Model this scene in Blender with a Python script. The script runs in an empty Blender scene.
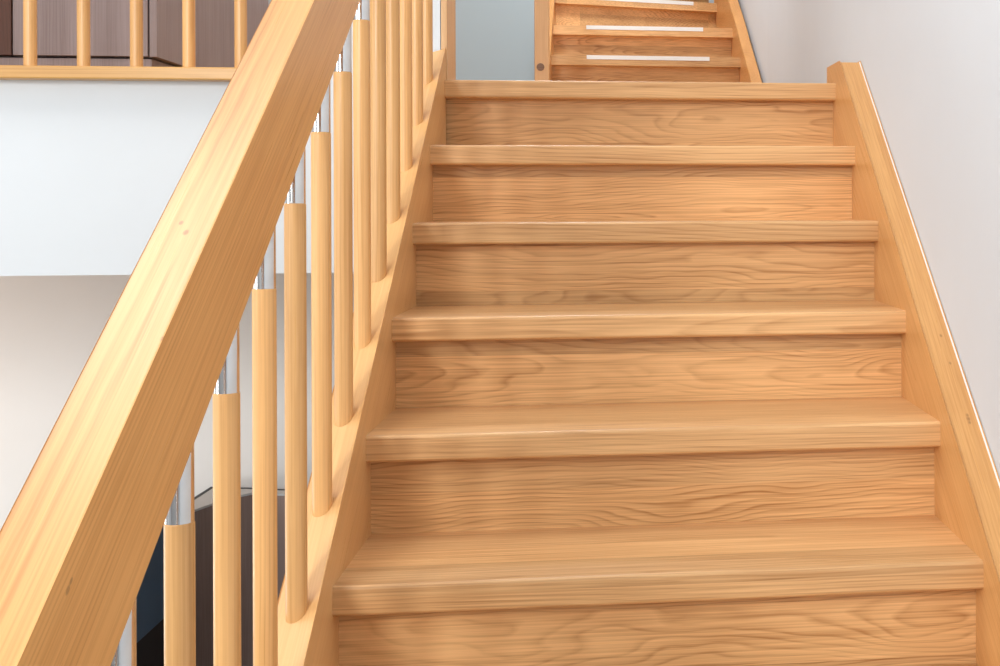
import bpy, bmesh, math
from mathutils import Vector, Matrix

# ------------------------------------------------------------------ basics
scene = bpy.context.scene
COL = scene.collection
R = .1719            # rise of one step
G = .25              # going of one step
XL = -.3994          # inner face of the left stringer
XR = .5683           # inner face of the right stringer
Y6 = 1.8607          # nose of the sixth step
TH = .0443           # tread thickness
EYE = 6*R + .5458
FZ = 11*R            # level of the upper floor
SL = math.atan2(R, G)

def nose(k): return Y6 + (k-6)*G
def pitch(y): return 6*R + (y-Y6)*R/G

def link(name, bm, mat, parent=None, smooth=False, loc=(0,0,0), rot=None):
    bmesh.ops.recalc_face_normals(bm, faces=bm.faces)
    me = bpy.data.meshes.new(name)
    bm.to_mesh(me); bm.free()
    if smooth:
        for p in me.polygons: p.use_smooth = True
        try: me.set_sharp_from_angle(angle=math.radians(40))
        except Exception: pass
    me.materials.append(mat)
    o = bpy.data.objects.new(name, me)
    COL.objects.link(o)
    if smooth:
        wm = o.modifiers.new('weighted_normals', 'WEIGHTED_NORMAL'); wm.keep_sharp = True; wm.weight = 100
    if rot is not None: o.matrix_world = Matrix.Translation(loc) @ rot.to_4x4()
    else: o.location = loc
    if parent is not None:
        m = o.matrix_basis.copy()
        pw = parent.matrix_basis.copy()
        if parent.parent: pw = parent.parent.matrix_basis @ pw
        o.parent = parent
        o.matrix_basis = pw.inverted() @ m
    return o

def empty(name, label, cat, loc, group=None):
    o = bpy.data.objects.new(name, None)
    COL.objects.link(o)
    o.empty_display_size = .1
    o.location = loc
    o['label'] = label; o['category'] = cat
    if group: o['group'] = group
    return o

def box(bm, lo, hi):
    r = bmesh.ops.create_cube(bm, size=1)
    lo, hi = Vector(lo), Vector(hi)
    for v in r['verts']:
        v.co = Vector([(lo[i]+hi[i])/2 + v.co[i]*(hi[i]-lo[i]) for i in range(3)])
    return r['verts']

def bevel_all(bm, w, seg=3, ang=.5):
    bm.normal_update()
    es = [e for e in bm.edges if len(e.link_faces) == 2 and e.calc_face_angle(0) > ang]
    bmesh.ops.bevel(bm, geom=es, offset=w, segments=seg, profile=.5, affect='EDGES')

def prism(bm, pts, axis, a, b):
    """extrude a 2D outline along an axis ('X': pts are (y,z); 'Z': pts are (x,y))"""
    def v(p, t):
        return (t, p[0], p[1]) if axis == 'X' else (p[0], p[1], t) if axis == 'Z' else (p[0], t, p[1])
    A = [bm.verts.new(v(p, a)) for p in pts]
    B = [bm.verts.new(v(p, b)) for p in pts]
    n = len(pts)
    bm.faces.new(A); bm.faces.new(B[::-1])
    for i in range(n):
        bm.faces.new((A[i], A[(i+1) % n], B[(i+1) % n], B[i]))

def cyl(bm, r, z0, z1, seg=32, x=0, y=0, rings=None):
    """lathe: rings = [(radius, z)...]"""
    rings = rings or [(r, z0), (r, z1)]
    loops = []
    for rr, z in rings:
        loops.append([bm.verts.new((x+rr*math.cos(2*math.pi*i/seg), y+rr*math.sin(2*math.pi*i/seg), z)) for i in range(seg)])
    for a, b in zip(loops, loops[1:]):
        for i in range(seg):
            bm.faces.new((a[i], a[(i+1) % seg], b[(i+1) % seg], b[i]))
    bm.faces.new(loops[0][::-1]); bm.faces.new(loops[-1])

# ------------------------------------------------------------------ materials
def srgb(r, g, b):
    def c(u):
        u /= 255
        return u/12.92 if u <= .04045 else ((u+.055)/1.055)**2.4
    return (c(r), c(g), c(b), 1)

class NT:
    def __init__(s, name):
        s.m = bpy.data.materials.new(name); s.m.use_nodes = True
        s.t = s.m.node_tree; s.b = s.t.nodes['Principled BSDF']
    def n(s, typ, **kw):
        x = s.t.nodes.new(typ)
        for k, v in kw.items(): setattr(x, k, v)
        return x
    def l(s, a, b): s.t.links.new(a, b)
    def val(s, node, sock, v):
        if hasattr(v, 'is_output'): s.l(v, node.inputs[sock])
        else: node.inputs[sock].default_value = v
    def math(s, op, a, b=0., c=None, clamp=False):
        x = s.n('ShaderNodeMath', operation=op); x.use_clamp = clamp
        s.val(x, 0, a); s.val(x, 1, b)
        if c is not None: s.val(x, 2, c)
        return x.outputs[0]
    def vmath(s, op, a, b):
        x = s.n('ShaderNodeVectorMath', operation=op)
        s.val(x, 0, a); s.val(x, 1, b)
        return x.outputs[0]
    def sep(s, v):
        x = s.n('ShaderNodeSeparateXYZ'); s.l(v, x.inputs[0]); return x.outputs
    def comb(s, a, b, c):
        x = s.n('ShaderNodeCombineXYZ'); s.val(x, 0, a); s.val(x, 1, b); s.val(x, 2, c); return x.outputs[0]
    def noise(s, v, scale=1., detail=2., rough=.5):
        x = s.n('ShaderNodeTexNoise'); s.l(v, x.inputs['Vector'])
        x.inputs['Scale'].default_value = scale; x.inputs['Detail'].default_value = detail
        x.inputs['Roughness'].default_value = rough
        return x.outputs[0]
    def mix(s, f, a, b, typ='MIX'):
        x = s.n('ShaderNodeMix', data_type='RGBA', blend_type=typ)
        s.val(x, 0, f); s.val(x, 6, a); s.val(x, 7, b)
        return x.outputs[2]
    def ramp(s, f, stops):
        x = s.n('ShaderNodeValToRGB'); s.l(f, x.inputs[0])
        e = x.color_ramp.elements
        e[0].position, e[0].color = stops[0]; e[1].position, e[1].color = stops[-1]
        for p, c in stops[1:-1]:
            q = e.new(p); q.color = c
        return x.outputs[0]
    def maprange(s, v, a, b, c, d):
        x = s.n('ShaderNodeMapRange'); s.l(v, x.inputs[0])
        for i, u in enumerate((a, b, c, d)): x.inputs[i+1].default_value = u
        return x.outputs[0]

def wood(name, light, dark, axis='X', stave=(.088, .094), ring=.0085, contrast=.55, tone=.16,
         rough=.30, knots=(), fibre=.35, bump=.03, spread=.10, wander=.9, amp_w=.10, coat=.0):
    """timber whose grain runs along one local axis, glued up from staves"""
    N = NT(name)
    tc = N.n('ShaderNodeTexCoord').outputs['Object']
    x, y, z = N.sep(tc)[:3]
    if axis == 'Z': x, y, z = z, x, y
    if axis == 'Y': x, y, z = y, z, x
    rnd = N.n('ShaderNodeObjectInfo').outputs['Random']
    if stave:
        iy = N.math('FLOOR', N.math('DIVIDE', N.math('ADD', y, N.math('MULTIPLY', rnd, 3.3)), stave[0]))
        iz = N.math('FLOOR', N.math('DIVIDE', N.math('ADD', z, N.math('MULTIPLY', rnd, 7.7)), stave[1]))
    else:
        iy = iz = 0.
    wn = N.n('ShaderNodeTexWhiteNoise', noise_dimensions='3D')
    N.l(N.comb(iy, iz, N.math('MULTIPLY', rnd, 91.7)), wn.inputs[0])
    ra, rb, rc = N.sep(wn.outputs['Color'])[:3]
    rv = wn.outputs['Value']
    # slow wander of the log along the board, different for each stave
    vx = N.math('ADD', x, N.math('MULTIPLY', ra, 37.))
    vy = N.math('ADD', y, N.math('MULTIPLY', rb, 11.))
    vz = N.math('ADD', z, N.math('MULTIPLY', rc, 17.))
    wv = N.comb(N.math('MULTIPLY', vx, wander), N.math('MULTIPLY', vy, 6.), N.math('MULTIPLY', vz, 6.))
    w1 = N.noise(wv, 1., 3., .45)
    w2 = N.noise(N.vmath('ADD', wv, (31.2, 7.7, 3.1)), 1., 3., .45)
    fine = N.noise(N.comb(N.math('MULTIPLY', vx, 9.), N.math('MULTIPLY', vy, 40.), N.math('MULTIPLY', vz, 40.)), 1., 2., .5)
    py = N.math('ADD', N.math('ADD', y, N.math('MULTIPLY', N.math('SUBTRACT', rb, .5), spread*2)), N.math('MULTIPLY', N.math('SUBTRACT', w1, .5), amp_w))
    pz = N.math('ADD', N.math('ADD', z, N.math('MULTIPLY', N.math('SUBTRACT', rc, .5), spread*2)), N.math('MULTIPLY', N.math('SUBTRACT', w2, .5), amp_w))
    if stave:   # distance from the middle of the stave, so each stave carries its own figure
        cy = N.math('MULTIPLY', N.math('ADD', iy, .5), stave[0])
        cz = N.math('MULTIPLY', N.math('ADD', iz, .5), stave[1])
        py = N.math('SUBTRACT', N.math('ADD', py, N.math('MULTIPLY', rnd, 3.3)), cy)
        pz = N.math('SUBTRACT', N.math('ADD', pz, N.math('MULTIPLY', rnd, 7.7)), cz)
    rad = N.math('SQRT', N.math('ADD', N.math('MULTIPLY', py, py), N.math('MULTIPLY', pz, pz)))
    rad = N.math('ADD', rad, N.math('MULTIPLY', fine, .004))
    f = N.math('FRACT', N.math('DIVIDE', rad, ring))
    late = N.ramp(f, [(0., (0, 0, 0, 1)), (.55, (.25, .25, .25, 1)), (.82, (1, 1, 1, 1)), (1., (0, 0, 0, 1))])
    fib = N.noise(N.comb(N.math('MULTIPLY', vx, 3.5), N.math('MULTIPLY', vy, 330.), N.math('MULTIPLY', vz, 330.)), 1., 2., .6)
    patch = N.noise(N.comb(N.math('MULTIPLY', vx, 2.5), N.math('MULTIPLY', vy, 16.), N.math('MULTIPLY', vz, 16.)), 1., 3., .5)
    amp = N.maprange(patch, .3, .7, .35, 1.)
    d = N.math('MULTIPLY', N.math('MULTIPLY', late, amp), contrast)
    d = N.math('ADD', d, N.math('MULTIPLY', N.maprange(fib, .35, .7, 0., 1.), fibre))
    d = N.math('ADD', d, N.math('MULTIPLY', N.math('SUBTRACT', patch, .5), .7), clamp=True)
    colr = N.mix(d, light, dark)
    t = N.maprange(rv, 0., 1., 1.-tone, 1.+tone*.6)
    t3 = N.comb(t, t, t)
    colr = N.mix(1., colr, t3, 'MULTIPLY')
    for (kx, ky, kz, kr) in knots:
        dv = N.vmath('SUBTRACT', tc, (kx, ky, kz))
        dv = N.vmath('MULTIPLY', dv, (.55, 1., 1.))
        ln = N.n('ShaderNodeVectorMath', operation='LENGTH'); N.l(dv, ln.inputs[0])
        k = N.maprange(N.math('ADD', ln.outputs['Value'], N.math('MULTIPLY', N.math('SUBTRACT', fine, .5), kr*.8)), kr*.5, kr, .6, 0.)
        colr = N.mix(k, colr, srgb(120, 76, 44))
    N.l(colr, N.b.inputs['Base Color'])
    N.l(N.maprange(fib, .2, .8, rough-.05, rough+.1), N.b.inputs['Roughness'])
    N.b.inputs['Specular IOR Level'].default_value = .4
    N.b.inputs['Coat Weight'].default_value = coat; N.b.inputs['Coat Roughness'].default_value = .28
    bp = N.n('ShaderNodeBump'); bp.inputs['Strength'].default_value = bump; bp.inputs['Distance'].default_value = .002
    N.l(fib, bp.inputs['Height']); N.l(bp.outputs[0], N.b.inputs['Normal'])
    return N.m

def plain(name, c, rough=.6, metal=0., noise=.03, scale=30., spec=.3, bump=.0):
    N = NT(name)
    tc = N.n('ShaderNodeTexCoord').outputs['Object']
    f = N.noise(tc, scale, 3., .55)
    k = N.maprange(f, .3, .7, 1-noise, 1+noise*.3)
    N.l(N.mix(1., c, N.comb(k, k, k), 'MULTIPLY'), N.b.inputs['Base Color'])
    N.b.inputs['Roughness'].default_value = rough; N.b.inputs['Metallic'].default_value = metal
    N.b.inputs['Specular IOR Level'].default_value = spec
    if bump:
        bp = N.n('ShaderNodeBump'); bp.inputs['Strength'].default_value = bump; bp.inputs['Distance'].default_value = .001
        g = N.noise(tc, scale*12, 2., .5)
        N.l(g, bp.inputs['Height']); N.l(bp.outputs[0], N.b.inputs['Normal'])
    return N.m

OAK = wood('oak_steps', srgb(236, 188, 132), srgb(174, 118, 66), contrast=.42, ring=.0060, fibre=.5, amp_w=.085, tone=.18)
OAKR = wood('oak_risers', srgb(240, 192, 134), srgb(168, 112, 60), contrast=.5, wander=1.8, ring=.0058, fibre=.48, amp_w=.09, tone=.2)
STR = wood('oak_stringers', srgb(230, 180, 120), srgb(200, 142, 82), stave=(.3, .3), contrast=.22, ring=.011, fibre=.3, tone=.05, wander=.5)
STRR = wood('oak_wall_stringer', srgb(220, 166, 104), srgb(190, 130, 72), stave=(.3, .3), contrast=.3, ring=.009, fibre=.42, tone=.05, wander=.5,
            knots=((2.2166, -.0074, .1042, .0036), (2.143, -.008, .1024, .0032), (2.0055, -.0087, .0990, .0042), (2.014, -.0087, .0992, .0036), (1.997, -.0085, .0988, .0036)))
RAIL = wood('oak_handrail', srgb(226, 168, 102), srgb(176, 110, 50), stave=None, contrast=.42, ring=.007, tone=.03, spread=.05, wander=.4, amp_w=.06, coat=.45,
            knots=((1.205, -.002, .1261, .0035), (1.222, .007, .1261, .0028), (1.0395, -.0261, .1261, .003), (.7757, -.029, .1086, .0028), (.783, -.029, .1095, .0022)))
BAL = wood('oak_balusters', srgb(233, 180, 117), srgb(192, 134, 74), axis='Z', stave=None, contrast=.35, ring=.006, tone=.18, wander=.6, amp_w=.06)
POST = wood('oak_posts', srgb(228, 184, 134), srgb(200, 150, 100), axis='Z', stave=None, contrast=.2, ring=.008, tone=.05, wander=.6)
FLOORW = wood('oak_floor', srgb(222, 168, 110), srgb(180, 120, 66), stave=(.14, .5))
TAUPE = wood('taupe_wardrobe_wood', srgb(152, 136, 133), srgb(114, 96, 93), axis='Z', stave=(.4, .5), wander=.5, contrast=.25, ring=.008, tone=.06, rough=.5)
DBROWN = wood('dark_brown_wardrobe_wood', srgb(98, 62, 46), srgb(66, 38, 27), axis='Z', stave=(.4, .5), contrast=.35, ring=.008, tone=.06, rough=.5)
CAB = wood('dark_cabinet_wood', srgb(156, 136, 128), srgb(112, 94, 86), axis='Z', stave=(.4, .5), contrast=.3, ring=.006, tone=.06, rough=.5)
WALL = plain('white_wall_paint', (.66, .69, .72, 1), .75, noise=.012, scale=6, spec=.15, bump=.02)
FASC = plain('white_fascia_paint', (.66, .685, .70, 1), .7, noise=.01, scale=6, spec=.15)
LOWW = plain('warm_white_wall_paint', (.82, .795, .76, 1), .75, noise=.012, scale=6, spec=.15)
HALO = plain('white_edge_halo', (.9, .9, .88, 1), .5)
DOORG = plain('grey_blue_door_paint', srgb(202, 219, 226), .45, noise=.01, scale=4)
STEEL = plain('brushed_steel', (.72, .70, .68, 1), .14, 1., noise=.05, scale=60, spec=.5)
STRIPM = plain('white_strip', (.86, .86, .84, 1), .45, noise=.03)
GREYTOP = plain('pale_grey_laminate', srgb(205, 205, 203), .35)
BLACK = plain('black_base', srgb(38, 38, 40), .5)
SLATE = plain('slate_blue_lacquer', srgb(82, 118, 150), .4)
PLUG = wood('walnut_plug', srgb(150, 112, 84), srgb(112, 78, 56), axis='X', stave=None, ring=.004)
DARKFLOOR = plain('dark_grey_floor', srgb(70, 68, 66), .5)
CEIL = plain('white_ceiling_paint', (.84, .86, .87, 1), .8, noise=.01, scale=5)

def structure(name, bm, mat, smooth=False):
    o = link(name, bm, mat, None, smooth)
    o['kind'] = 'structure'
    return o

# ------------------------------------------------------------------ the room
def B(*boxes):
    bm = bmesh.new()
    for lo, hi in boxes: box(bm, lo, hi)
    return bm

CZ = 4.5
structure('floor', B(((-3.7, -1.9, -.1), (1., 7.6, 0))), DARKFLOOR)
structure('floor_upper', B(((-3.6, 3.28, 1.421), (-.44, 7.7, FZ)), ((-.44, 3.40, 1.6), (.60, 5.98, FZ))), FLOORW)
# right wall: straight beside the stair, then drifting out past the landing and bending with the next flight
bm = bmesh.new()
wl = [(.622, -1.9), (.622, 3.25), (.744, 5.86), (.728, 6.15), (.713, 6.43), (.700, 6.66), (.68, 7.7)]
prism(bm, wl + [(1.05, 7.7), (1.05, -1.9)], 'Z', 0, CZ)
structure('wall_right', bm, WALL)
structure('wall_back', B(((-3.6, 7.7, 0), (1.05, 7.85, CZ))), WALL)
structure('wall_left', B(((-3.7, -1.9, 0), (-3.55, 7.7, CZ))), WALL)
structure('wall_front', B(((-3.7, -2.05, 0), (1.05, -1.9, CZ))), WALL)
structure('ceiling', B(((-3.7, -2.05, CZ), (1.05, 7.85, CZ+.1))), CEIL)
structure('wall_lower', B(((-3.55, 4.34, 0), (-.2, 4.44, 1.421))), LOWW)
# white edge of the gallery floor and the wall pier above it, one plastered face
bm = bmesh.new()
prism(bm, [(-3.55, 1.421), (-.4575, 1.421), (-.4575, 1.80), (-.413, 1.80), (-.413, CZ), (-.736, CZ), (-.736, 1.884), (-3.55, 1.884)], 'Y', 3.14, 3.30)
structure('wall_gallery', bm, FASC)
# bright halo along the right stringer's wall edge, built as a thin white strip
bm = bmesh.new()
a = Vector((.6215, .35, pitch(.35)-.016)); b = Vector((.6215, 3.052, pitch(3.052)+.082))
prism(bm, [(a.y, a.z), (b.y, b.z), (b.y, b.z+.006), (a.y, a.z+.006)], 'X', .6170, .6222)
structure('halo_strip_1', bm, HALO)
# grey-blue door beyond the landing
structure('door_1', B(((-1.02, 7.64, FZ), (-.24, 7.698, FZ+2.02))), DOORG)

# ------------------------------------------------------------------ main flight
stair = empty('staircase', 'wide straight oak staircase in the foreground rising between two closed oak stringers', 'staircase', (0, nose(1), 0))
ROTS = Matrix(((0, 1, 0), (math.cos(SL), 0, -math.sin(SL)), (math.sin(SL), 0, math.cos(SL))))   # local X up the slope
ROTS = Matrix(((0, -1, 0), (math.cos(SL), 0, -math.sin(SL)), (math.sin(SL), 0, math.cos(SL))))  # columns: along, left(-X), up

def sloped(name, outline_world, x0, x1, mat, parent, bev, seg=3, drop0=0., bev_left=None):
    """outline (y,z) in world, extruded from x0 to x1; local X runs up the slope so that the grain follows it"""
    bm = bmesh.new()
    prism(bm, outline_world, 'X', x0, x1)
    if drop0:      # the top leans down towards the outer side
        for v in bm.verts:
            if abs(v.co.x-x0) < 1e-6 and v.co.z > pitch(v.co.y): v.co.z -= drop0
    org = Vector(((x0+x1)/2, outline_world[0][0], outline_world[0][1]))
    inv = ROTS.transposed()
    for v in bm.verts: v.co = inv @ (v.co - org)
    if bev:
        bm.normal_update()
        es = [e for e in bm.edges if abs(e.verts[0].co.y-e.verts[1].co.y) < 1e-6 and e.calc_face_angle(0) > .3]
        if bev_left is None:
            bmesh.ops.bevel(bm, geom=es, offset=bev, segments=seg, profile=.5, affect='EDGES')
        else:
            far = [e for e in es if e.verts[0].co.y > 0]
            near = [e for e in es if e.verts[0].co.y <= 0]
            bmesh.ops.bevel(bm, geom=far, offset=bev_left, segments=2, profile=.5, affect='EDGES')
            near = [e for e in near if e.is_valid]
            bmesh.ops.bevel(bm, geom=near, offset=bev, segments=seg, profile=.5, affect='EDGES')
    return link(name, bm, mat, parent, True, org, ROTS)

for k in range(1, 12):
    y = nose(k)
    bm = bmesh.new()
    depth = .31 if k < 11 else .30
    vs = box(bm, (XL-.006, y, k*R-TH), (XR+.006, y+depth, k*R))
    bm.normal_update()
    es = [e for e in bm.edges if abs(e.verts[0].co.y-y) < 1e-5 and abs(e.verts[1].co.y-y) < 1e-5 and abs(e.verts[0].co.z-e.verts[1].co.z) < 1e-5]
    bmesh.ops.bevel(bm, geom=es, offset=.006, segments=4, profile=.5, affect='EDGES')
    link('tread', bm, OAK, stair, True)
    bm = B(((XL-.006, y+.042, (k-1)*R), (XR+.006, y+.062, k*R-TH)))
    link('riser', bm, OAKR, stair)

h = .062
yb, yt = .30, 3.136
lo = -.27
o = sloped('stringer', [(yb, max(0, 0.)), (yb+.0, pitch(yb)+h), (yt, pitch(yt)+h), (yt, pitch(yt)+lo), (yb+.45, 0)], -.4585, XL, STR, stair, .003, 3, .018)
bm = bmesh.new()
def h2(y): return .055 + (y-2.2)*.0367
o = sloped('stringer', [(.46, 0), (.46, pitch(.46)+h2(.46)), (3.052, pitch(3.052)+h2(3.052)), (3.235, pitch(3.052)+h2(3.052)+.003), (3.235, pitch(3.235)+lo), (.9, 0)], XR, .6205, STRR, stair, .0045)

# ------------------------------------------------------------------ its railing
rail = empty('stair_railing', 'oak stair railing with thick square handrail and round balusters along the left of the staircase', 'railing', (-.428, .55, 0))
RX0, RX1 = -.4565, -.3985
r0, r1 = .40, 3.138
sloped('handrail', [(r0, pitch(r0)+.740), (r0, pitch(r0)+.893), (r1, pitch(r1)+.893), (r1, pitch(r1)+.740)], RX0, RX1, RAIL, rail, .0055, 4, 0., .0012)
bm = bmesh.new()
box(bm, (-.473, .30, 0), (-.383, .398, pitch(.40)+.95)); bevel_all(bm, .006)
link('newel_post', bm, POST, rail, True)
# oak board closing the end of the railing against the pier
bm = bmesh.new()
box(bm, (-.412, 3.142, FZ), (-.3967, 3.315, FZ+2.1)); bevel_all(bm, .0015, 2)
link('end_board', bm, POST, rail, True)

def make_baluster():
    bm = bmesh.new()
    rr = .0144
    zb, zs = .0, .6135
    seg = 36
    # the foot follows the slope of the stringer
    foot = [bm.verts.new((rr*math.cos(2*math.pi*i/seg), rr*math.sin(2*math.pi*i/seg), zb + rr*math.sin(2*math.pi*i/seg)*R/G)) for i in range(seg)]
    t0 = [bm.verts.new((rr*math.cos(2*math.pi*i/seg), rr*math.sin(2*math.pi*i/seg), zs-.0015)) for i in range(seg)]
    t1 = [bm.verts.new(((rr-.0012)*math.cos(2*math.pi*i/seg), (rr-.0012)*math.sin(2*math.pi*i/seg), zs)) for i in range(seg)]
    bm.faces.new(foot[::-1]); bm.faces.new(t1)
    for a, b in ((foot, t0), (t0, t1)):
        for i in range(seg): bm.faces.new((a[i], a[(i+1) % seg], b[(i+1) % seg], b[i]))
    o = link('baluster', bm, BAL, None, True)
    bm = bmesh.new()
    cyl(bm, .0137, zs, .775, 36)
    s = link('steel_rod', bm, STEEL, None, True)
    s['label'] = 'brushed steel rod'
    s.parent = o
    return o, s

bal0, rod0 = make_baluster()
for i in range(-3, 13):
    y = 1.153 + .155*i
    if i == -3: o, s = bal0, rod0
    else:
        o = bal0.copy(); COL.objects.link(o)
        s = rod0.copy(); COL.objects.link(s); s.parent = o
    o.parent = rail
    o.location = Vector((-.428, y, pitch(y)+.045)) - rail.location
    o.rotation_euler = (0, 0, 0)
# shift the lengths: balusters were drawn from the pitch line
for v in bal0.data.vertices: v.co.z -= .045
for v in rod0.data.vertices: v.co.z -= .045

# ------------------------------------------------------------------ the next flight, beyond the landing
up = empty('staircase', 'second oak staircase beyond the landing with white strips on its step edges', 'staircase', (0, 5.6, FZ))
UR = .179
UTH = .048
def upx(y):   # inner face of the curved stringer
    pts = [(5.4, .690), (5.9, .672), (6.2, .655), (6.45, .643), (6.7, .622), (7., .585)]
    for (a, u), (b, v) in zip(pts, pts[1:]):
        if y <= b: return u + (v-u)*max(0, (y-a))/(b-a)
    return pts[-1][1]
steps = []   # (y left, y right, top)
for k in range(-2, 4):
    yl = 6.2 + .25*k
    skew = .03 if k < 2 else .22 if k == 2 else .42
    steps.append((yl, yl+skew, 2.329+UR*k + (.026 if k > 1 else .004 if k == 1 else 0)))
for j, (yl, yr, z) in enumerate(steps):
    xl, xr = -.284, upx(yr) + .004
    nx = steps[j+1] if j+1 < len(steps) else (yl+.2, yr+.2, z+UR)
    bm = bmesh.new()
    prism(bm, [(xl, yl), (xr, yr), (xr, nx[1]+.05), (xl, nx[0]+.05)], 'Z', z-UTH, z)
    bm.normal_update()
    es = [e for e in bm.edges if len(set(round(v.co.z, 4) for v in e.verts)) == 1 and
          all(min((v.co - Vector((xl, yl, v.co.z))).length, (v.co - Vector((xr, yr, v.co.z))).length) < 1e-4 for v in e.verts)]
    bmesh.ops.bevel(bm, geom=es, offset=.006, segments=4, profile=.5, affect='EDGES')
    tr = link('tread', bm, OAK, up, True)
    bm = bmesh.new()
    zb = steps[j-1][2] if j else FZ
    prism(bm, [(xl, yl+.048), (xr, yr+.048), (xr, yr+.068), (xl, yl+.068)], 'Z', zb, z-UTH)
    link('riser', bm, OAKR, up)
    # white strip let into the edge of the step
    sx0, sx1 = (-.112, .497) if j == 2 else (-.118, .484) if j == 3 else (-.105, .462)
    def fy(x): return yl + (yr-yl)*(x-xl)/(xr-xl)
    bm = bmesh.new()
    prism(bm, [(sx0, fy(sx0)-.0018), (sx1, fy(sx1)-.0018), (sx1, fy(sx1)+.03), (sx0, fy(sx0)+.03)], 'Z', z-.019, z+.0012)
    st = link('anti_slip_strip', bm, STRIPM, tr)
    st['label'] = 'white strip along the step edge'

def ribbon(name, pts_in, thick, zlo, mat, parent):
    """curved board: pts (x, y, ztop) of its inner top edge; thickness to the right; zlo below"""
    bm = bmesh.new()
    rows = []
    for (x, y, z) in pts_in:
        rows.append([bm.verts.new(c) for c in ((x, y, z-zlo), (x, y, z), (x+thick, y, z), (x+thick, y, z-zlo))])
    for a, b in zip(rows, rows[1:]):
        for i in range(4): bm.faces.new((a[i], a[(i+1) % 4], b[(i+1) % 4], b[i]))
    bm.faces.new(rows[0]); bm.faces.new(rows[-1][::-1])
    bm.normal_update()
    es = [e for e in bm.edges if abs(e.verts[0].co.y-e.verts[1].co.y) > 1e-4 and len(e.link_faces) == 2 and e.calc_face_angle(0) > .8]
    bmesh.ops.bevel(bm, geom=es, offset=.006, segments=3, profile=.5, affect='EDGES')
    return link(name, bm, STRY, parent, True)
STRY = wood('oak_stringers_lengthwise', srgb(214, 156, 96), srgb(180, 120, 66), axis='Y', stave=(.3, .3), contrast=.3, ring=.011, tone=.05)
def upitch(y): return 2.329 + (y-6.2)*UR/.25
n = 24
pts = []
for i in range(n+1):
    y = 5.70 + 1.3*i/n
    pts.append((upx(y), y, upitch(y)+.052 + .03*max(0, y-6.5)))
ribbon('stringer', pts, .054, .34, STRY, up)
pts = [(-.334, y, upitch(y)+.055) for y in (5.67, 6.2, 6.8, 7.2)]
ribbon('stringer', pts, .05, .36, STRY, up)
bm = bmesh.new()
box(bm, (-.330, 5.60, FZ), (-.2665, 5.668, FZ+1.15)); bevel_all(bm, .004)
nw = link('newel_post', bm, POST, up, True)
bm = bmesh.new()
cyl(bm, .017, 0, .004, 28, rings=[(.017, 0), (.017, .003), (.015, .004)])
pl = link('screw_plug', bm, PLUG, nw, True, (-.3035, 5.601, 2.201), Matrix.Rotation(math.radians(90), 3, 'X'))
pl['label'] = 'round dark brown wooden plug'

# ------------------------------------------------------------------ gallery railing
gal = empty('gallery_railing', 'oak gallery railing of round balusters on a flat rail above the white floor edge', 'railing', (-1.2, 3.13, FZ))
bm = bmesh.new()
box(bm, (-3.5, 3.098, 1.884), (-.737, 3.19, 1.9145)); bevel_all(bm, .004)
link('bottom_rail', bm, wood('oak_gallery_rail', srgb(206, 158, 92), srgb(172, 118, 58), stave=(.3, .3), contrast=.3, tone=.03), gal, True)
bm = bmesh.new()
box(bm, (-3.5, 3.10, 2.82), (-.737, 3.17, 2.88)); bevel_all(bm, .006)
link('handrail', bm, RAIL, gal, True)
bm = bmesh.new()
cyl(bm, .0143, 1.9145, 2.82, 32)
for v in bm.verts: v.co.z -= FZ
g0 = link('baluster', bm, BAL, None, True)
g0.parent = gal
for i in range(14):
    o = g0 if i == 0 else g0.copy()
    if i: COL.objects.link(o); o.parent = gal
    o.location = Vector((-.8785-.1187*i, 3.125, FZ)) - gal.location

# ------------------------------------------------------------------ wardrobe on the gallery
wd = empty('wardrobe', 'tall taupe wood wardrobe behind the gallery railing at top left', 'wardrobe', (-2., 3.72, FZ))
link('plinth', B(((-2.6, 3.708, FZ), (-1.284, 4.80, FZ+.1105))), TAUPE, wd)
bm = B(((-1.2865, 3.70, FZ+.1165), (-1.267, 4.055, 4.1)), ((-1.2865, 4.057, FZ+.1165), (-1.267, 4.86, 4.1)))
link('side_panel', bm, TAUPE, wd)
link('carcass', B(((-2.6, 3.735, FZ+.1165), (-1.29, 4.80, 4.1))), TAUPE, wd)
bm = B(((-1.648, 3.70, FZ+.117), (-1.2915, 3.72, 4.1))); bevel_all(bm, .001, 1)
link('door', bm, TAUPE, wd)
bm = B(((-2.2, 3.70, FZ+.117), (-1.652, 3.72, 4.1))); bevel_all(bm, .001, 1)
d = link('door', bm, DBROWN, wd); d['label'] = 'dark brown wardrobe door'

# ------------------------------------------------------------------ furniture in the room below
cb = empty('low_cabinet', 'low dark brown cabinet with a pale grey top seen between the stair balusters', 'cabinet', (-1.1, 4.2, 0))
fr = [(-1.290, 3.99), (-1.259, 3.985), (-1.23, 4.065), (-1.179, 4.166), (-1.15, 4.198), (-1.041, 4.168), (-.75, 4.09)]
rr = [(-.75, 4.142), (-1.068, 4.215), (-1.187, 4.253), (-1.296, 4.283), (-1.302, 4.10)]
rr2 = [(-.75, 4.157), (-1.068, 4.230), (-1.187, 4.268), (-1.308, 4.298), (-1.314, 4.10)]
bm = bmesh.new(); prism(bm, fr + rr, 'Z', 0, .6545); link('body', bm, CAB, cb)
bm = bmesh.new(); prism(bm, [(x, y-.004) for x, y in fr] + rr, 'Z', .655, .662)
tp = link('top', bm, GREYTOP, cb); tp['label'] = 'pale grey top'
bm = bmesh.new(); prism(bm, rr[::-1] + rr2, 'Z', .0, .663)
be = link('back_edge', bm, BLACK, cb); be['label'] = 'thin black strip along the back edge'

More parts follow.
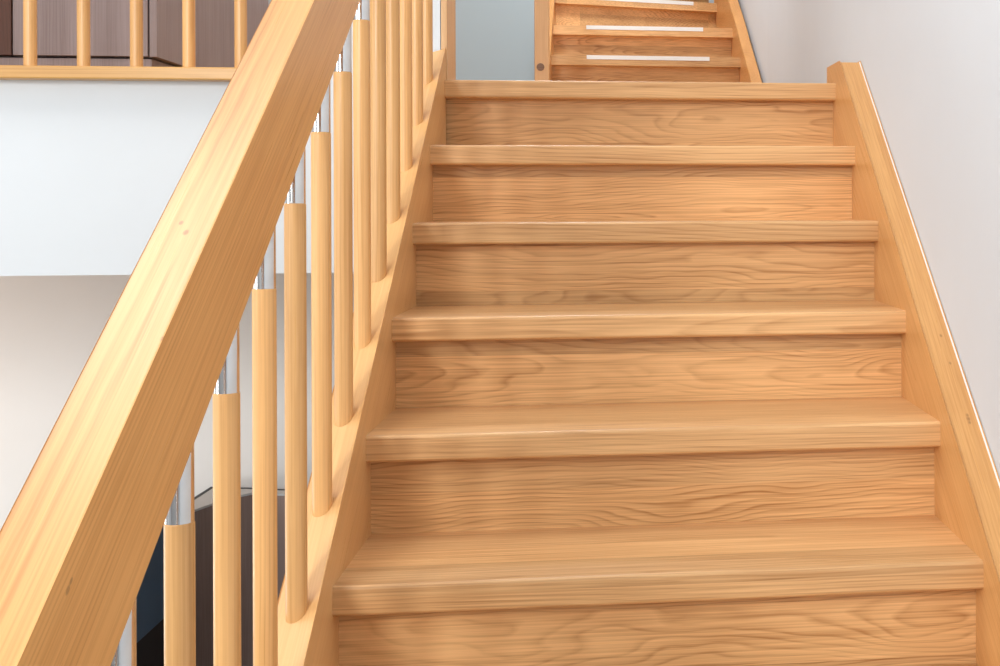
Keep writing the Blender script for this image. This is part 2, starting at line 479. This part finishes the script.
bl = empty('storage_box', 'dark slate blue storage box on a black base at bottom left below the handrail', 'box', (-1.46, 3.6, 0))
bm = B(((-1.62, 3.2, .364), (-1.315, 3.97, .70))); bevel_all(bm, .004)
link('body', bm, SLATE, bl)
link('base', B(((-1.61, 3.21, 0), (-1.319, 3.96, .364))), BLACK, bl)

# ------------------------------------------------------------------ light
def area(name, loc, target, sx, sy, power, col=(1, 1, 1)):
    l = bpy.data.lights.new(name, 'AREA'); l.shape = 'RECTANGLE'; l.size = sx; l.size_y = sy
    l.energy = power; l.color = col
    o = bpy.data.objects.new(name, l); COL.objects.link(o)
    o.location = loc
    d = Vector(target) - Vector(loc)
    o.rotation_euler = d.to_track_quat('-Z', 'Y').to_euler()
    return o
area('window_daylight_left', (-3.45, .7, 1.7), (0, 2.4, 1.4), 1.4, 1.9, 46, (.96, .985, 1.))
area('window_daylight_front', (-1.9, -1.8, 2.6), (-.2, 2.5, 1.5), 1.0, 1.7, 158, (.96, .985, 1.))
area('lower_wall_fill', (-3.45, 2.6, .85), (-1.2, 4.34, 1.1), 1.5, 1.3, 19, (1., .985, .96))  # added fill that brightens the wall under the gallery, no window there
area('lower_room_upfill', (-3.2, 3.1, .3), (-1.0, 4.34, 1.9), .8, .5, 16, (1., .985, .96))  # unseen uplight added to even out the lower wall
area('stairwell_lamp', (-1.45, 2.1, 4.35), (-1.4, 2.1, 0), 1.0, 3.0, 50, (1., .99, .98))
area('landing_fill', (-.2, 5.5, 4.35), (-.2, 5.5, 0), .6, .6, 54, (.95, .98, 1.))  # fill added overhead to brighten the landing, door and next flight

w = bpy.data.worlds.new('World'); scene.world = w; w.use_nodes = True
w.node_tree.nodes['Background'].inputs[0].default_value = (1, 1, 1, 1)
w.node_tree.nodes['Background'].inputs[1].default_value = .3

# ------------------------------------------------------------------ camera
cam = bpy.data.cameras.new('Camera'); co = bpy.data.objects.new('Camera', cam); COL.objects.link(co)
cam.sensor_width = 36; cam.lens = 36*1.246
cam.shift_x = -.26533; cam.shift_y = -.12587
cam.clip_start = .05
yaw, roll = -.124, -.0035
fwd = Vector((-math.sin(yaw), math.cos(yaw), 0)); rgt = Vector((math.cos(yaw), math.sin(yaw), 0)); upv = Vector((0, 0, 1))
# roll about the line of sight
c, s = math.cos(roll), math.sin(roll)
r2 = rgt*c + upv*s
u2 = upv*c - rgt*s
M = Matrix((r2, u2, -fwd)).transposed().to_4x4()
M.translation = (0, 0, EYE)
co.matrix_world = M
scene.camera = co

scene.view_settings.view_transform = 'Standard'
scene.view_settings.look = 'None'
scene.view_settings.gamma = 1
scene.view_settings.exposure = 0
scene.view_settings.use_curve_mapping = False
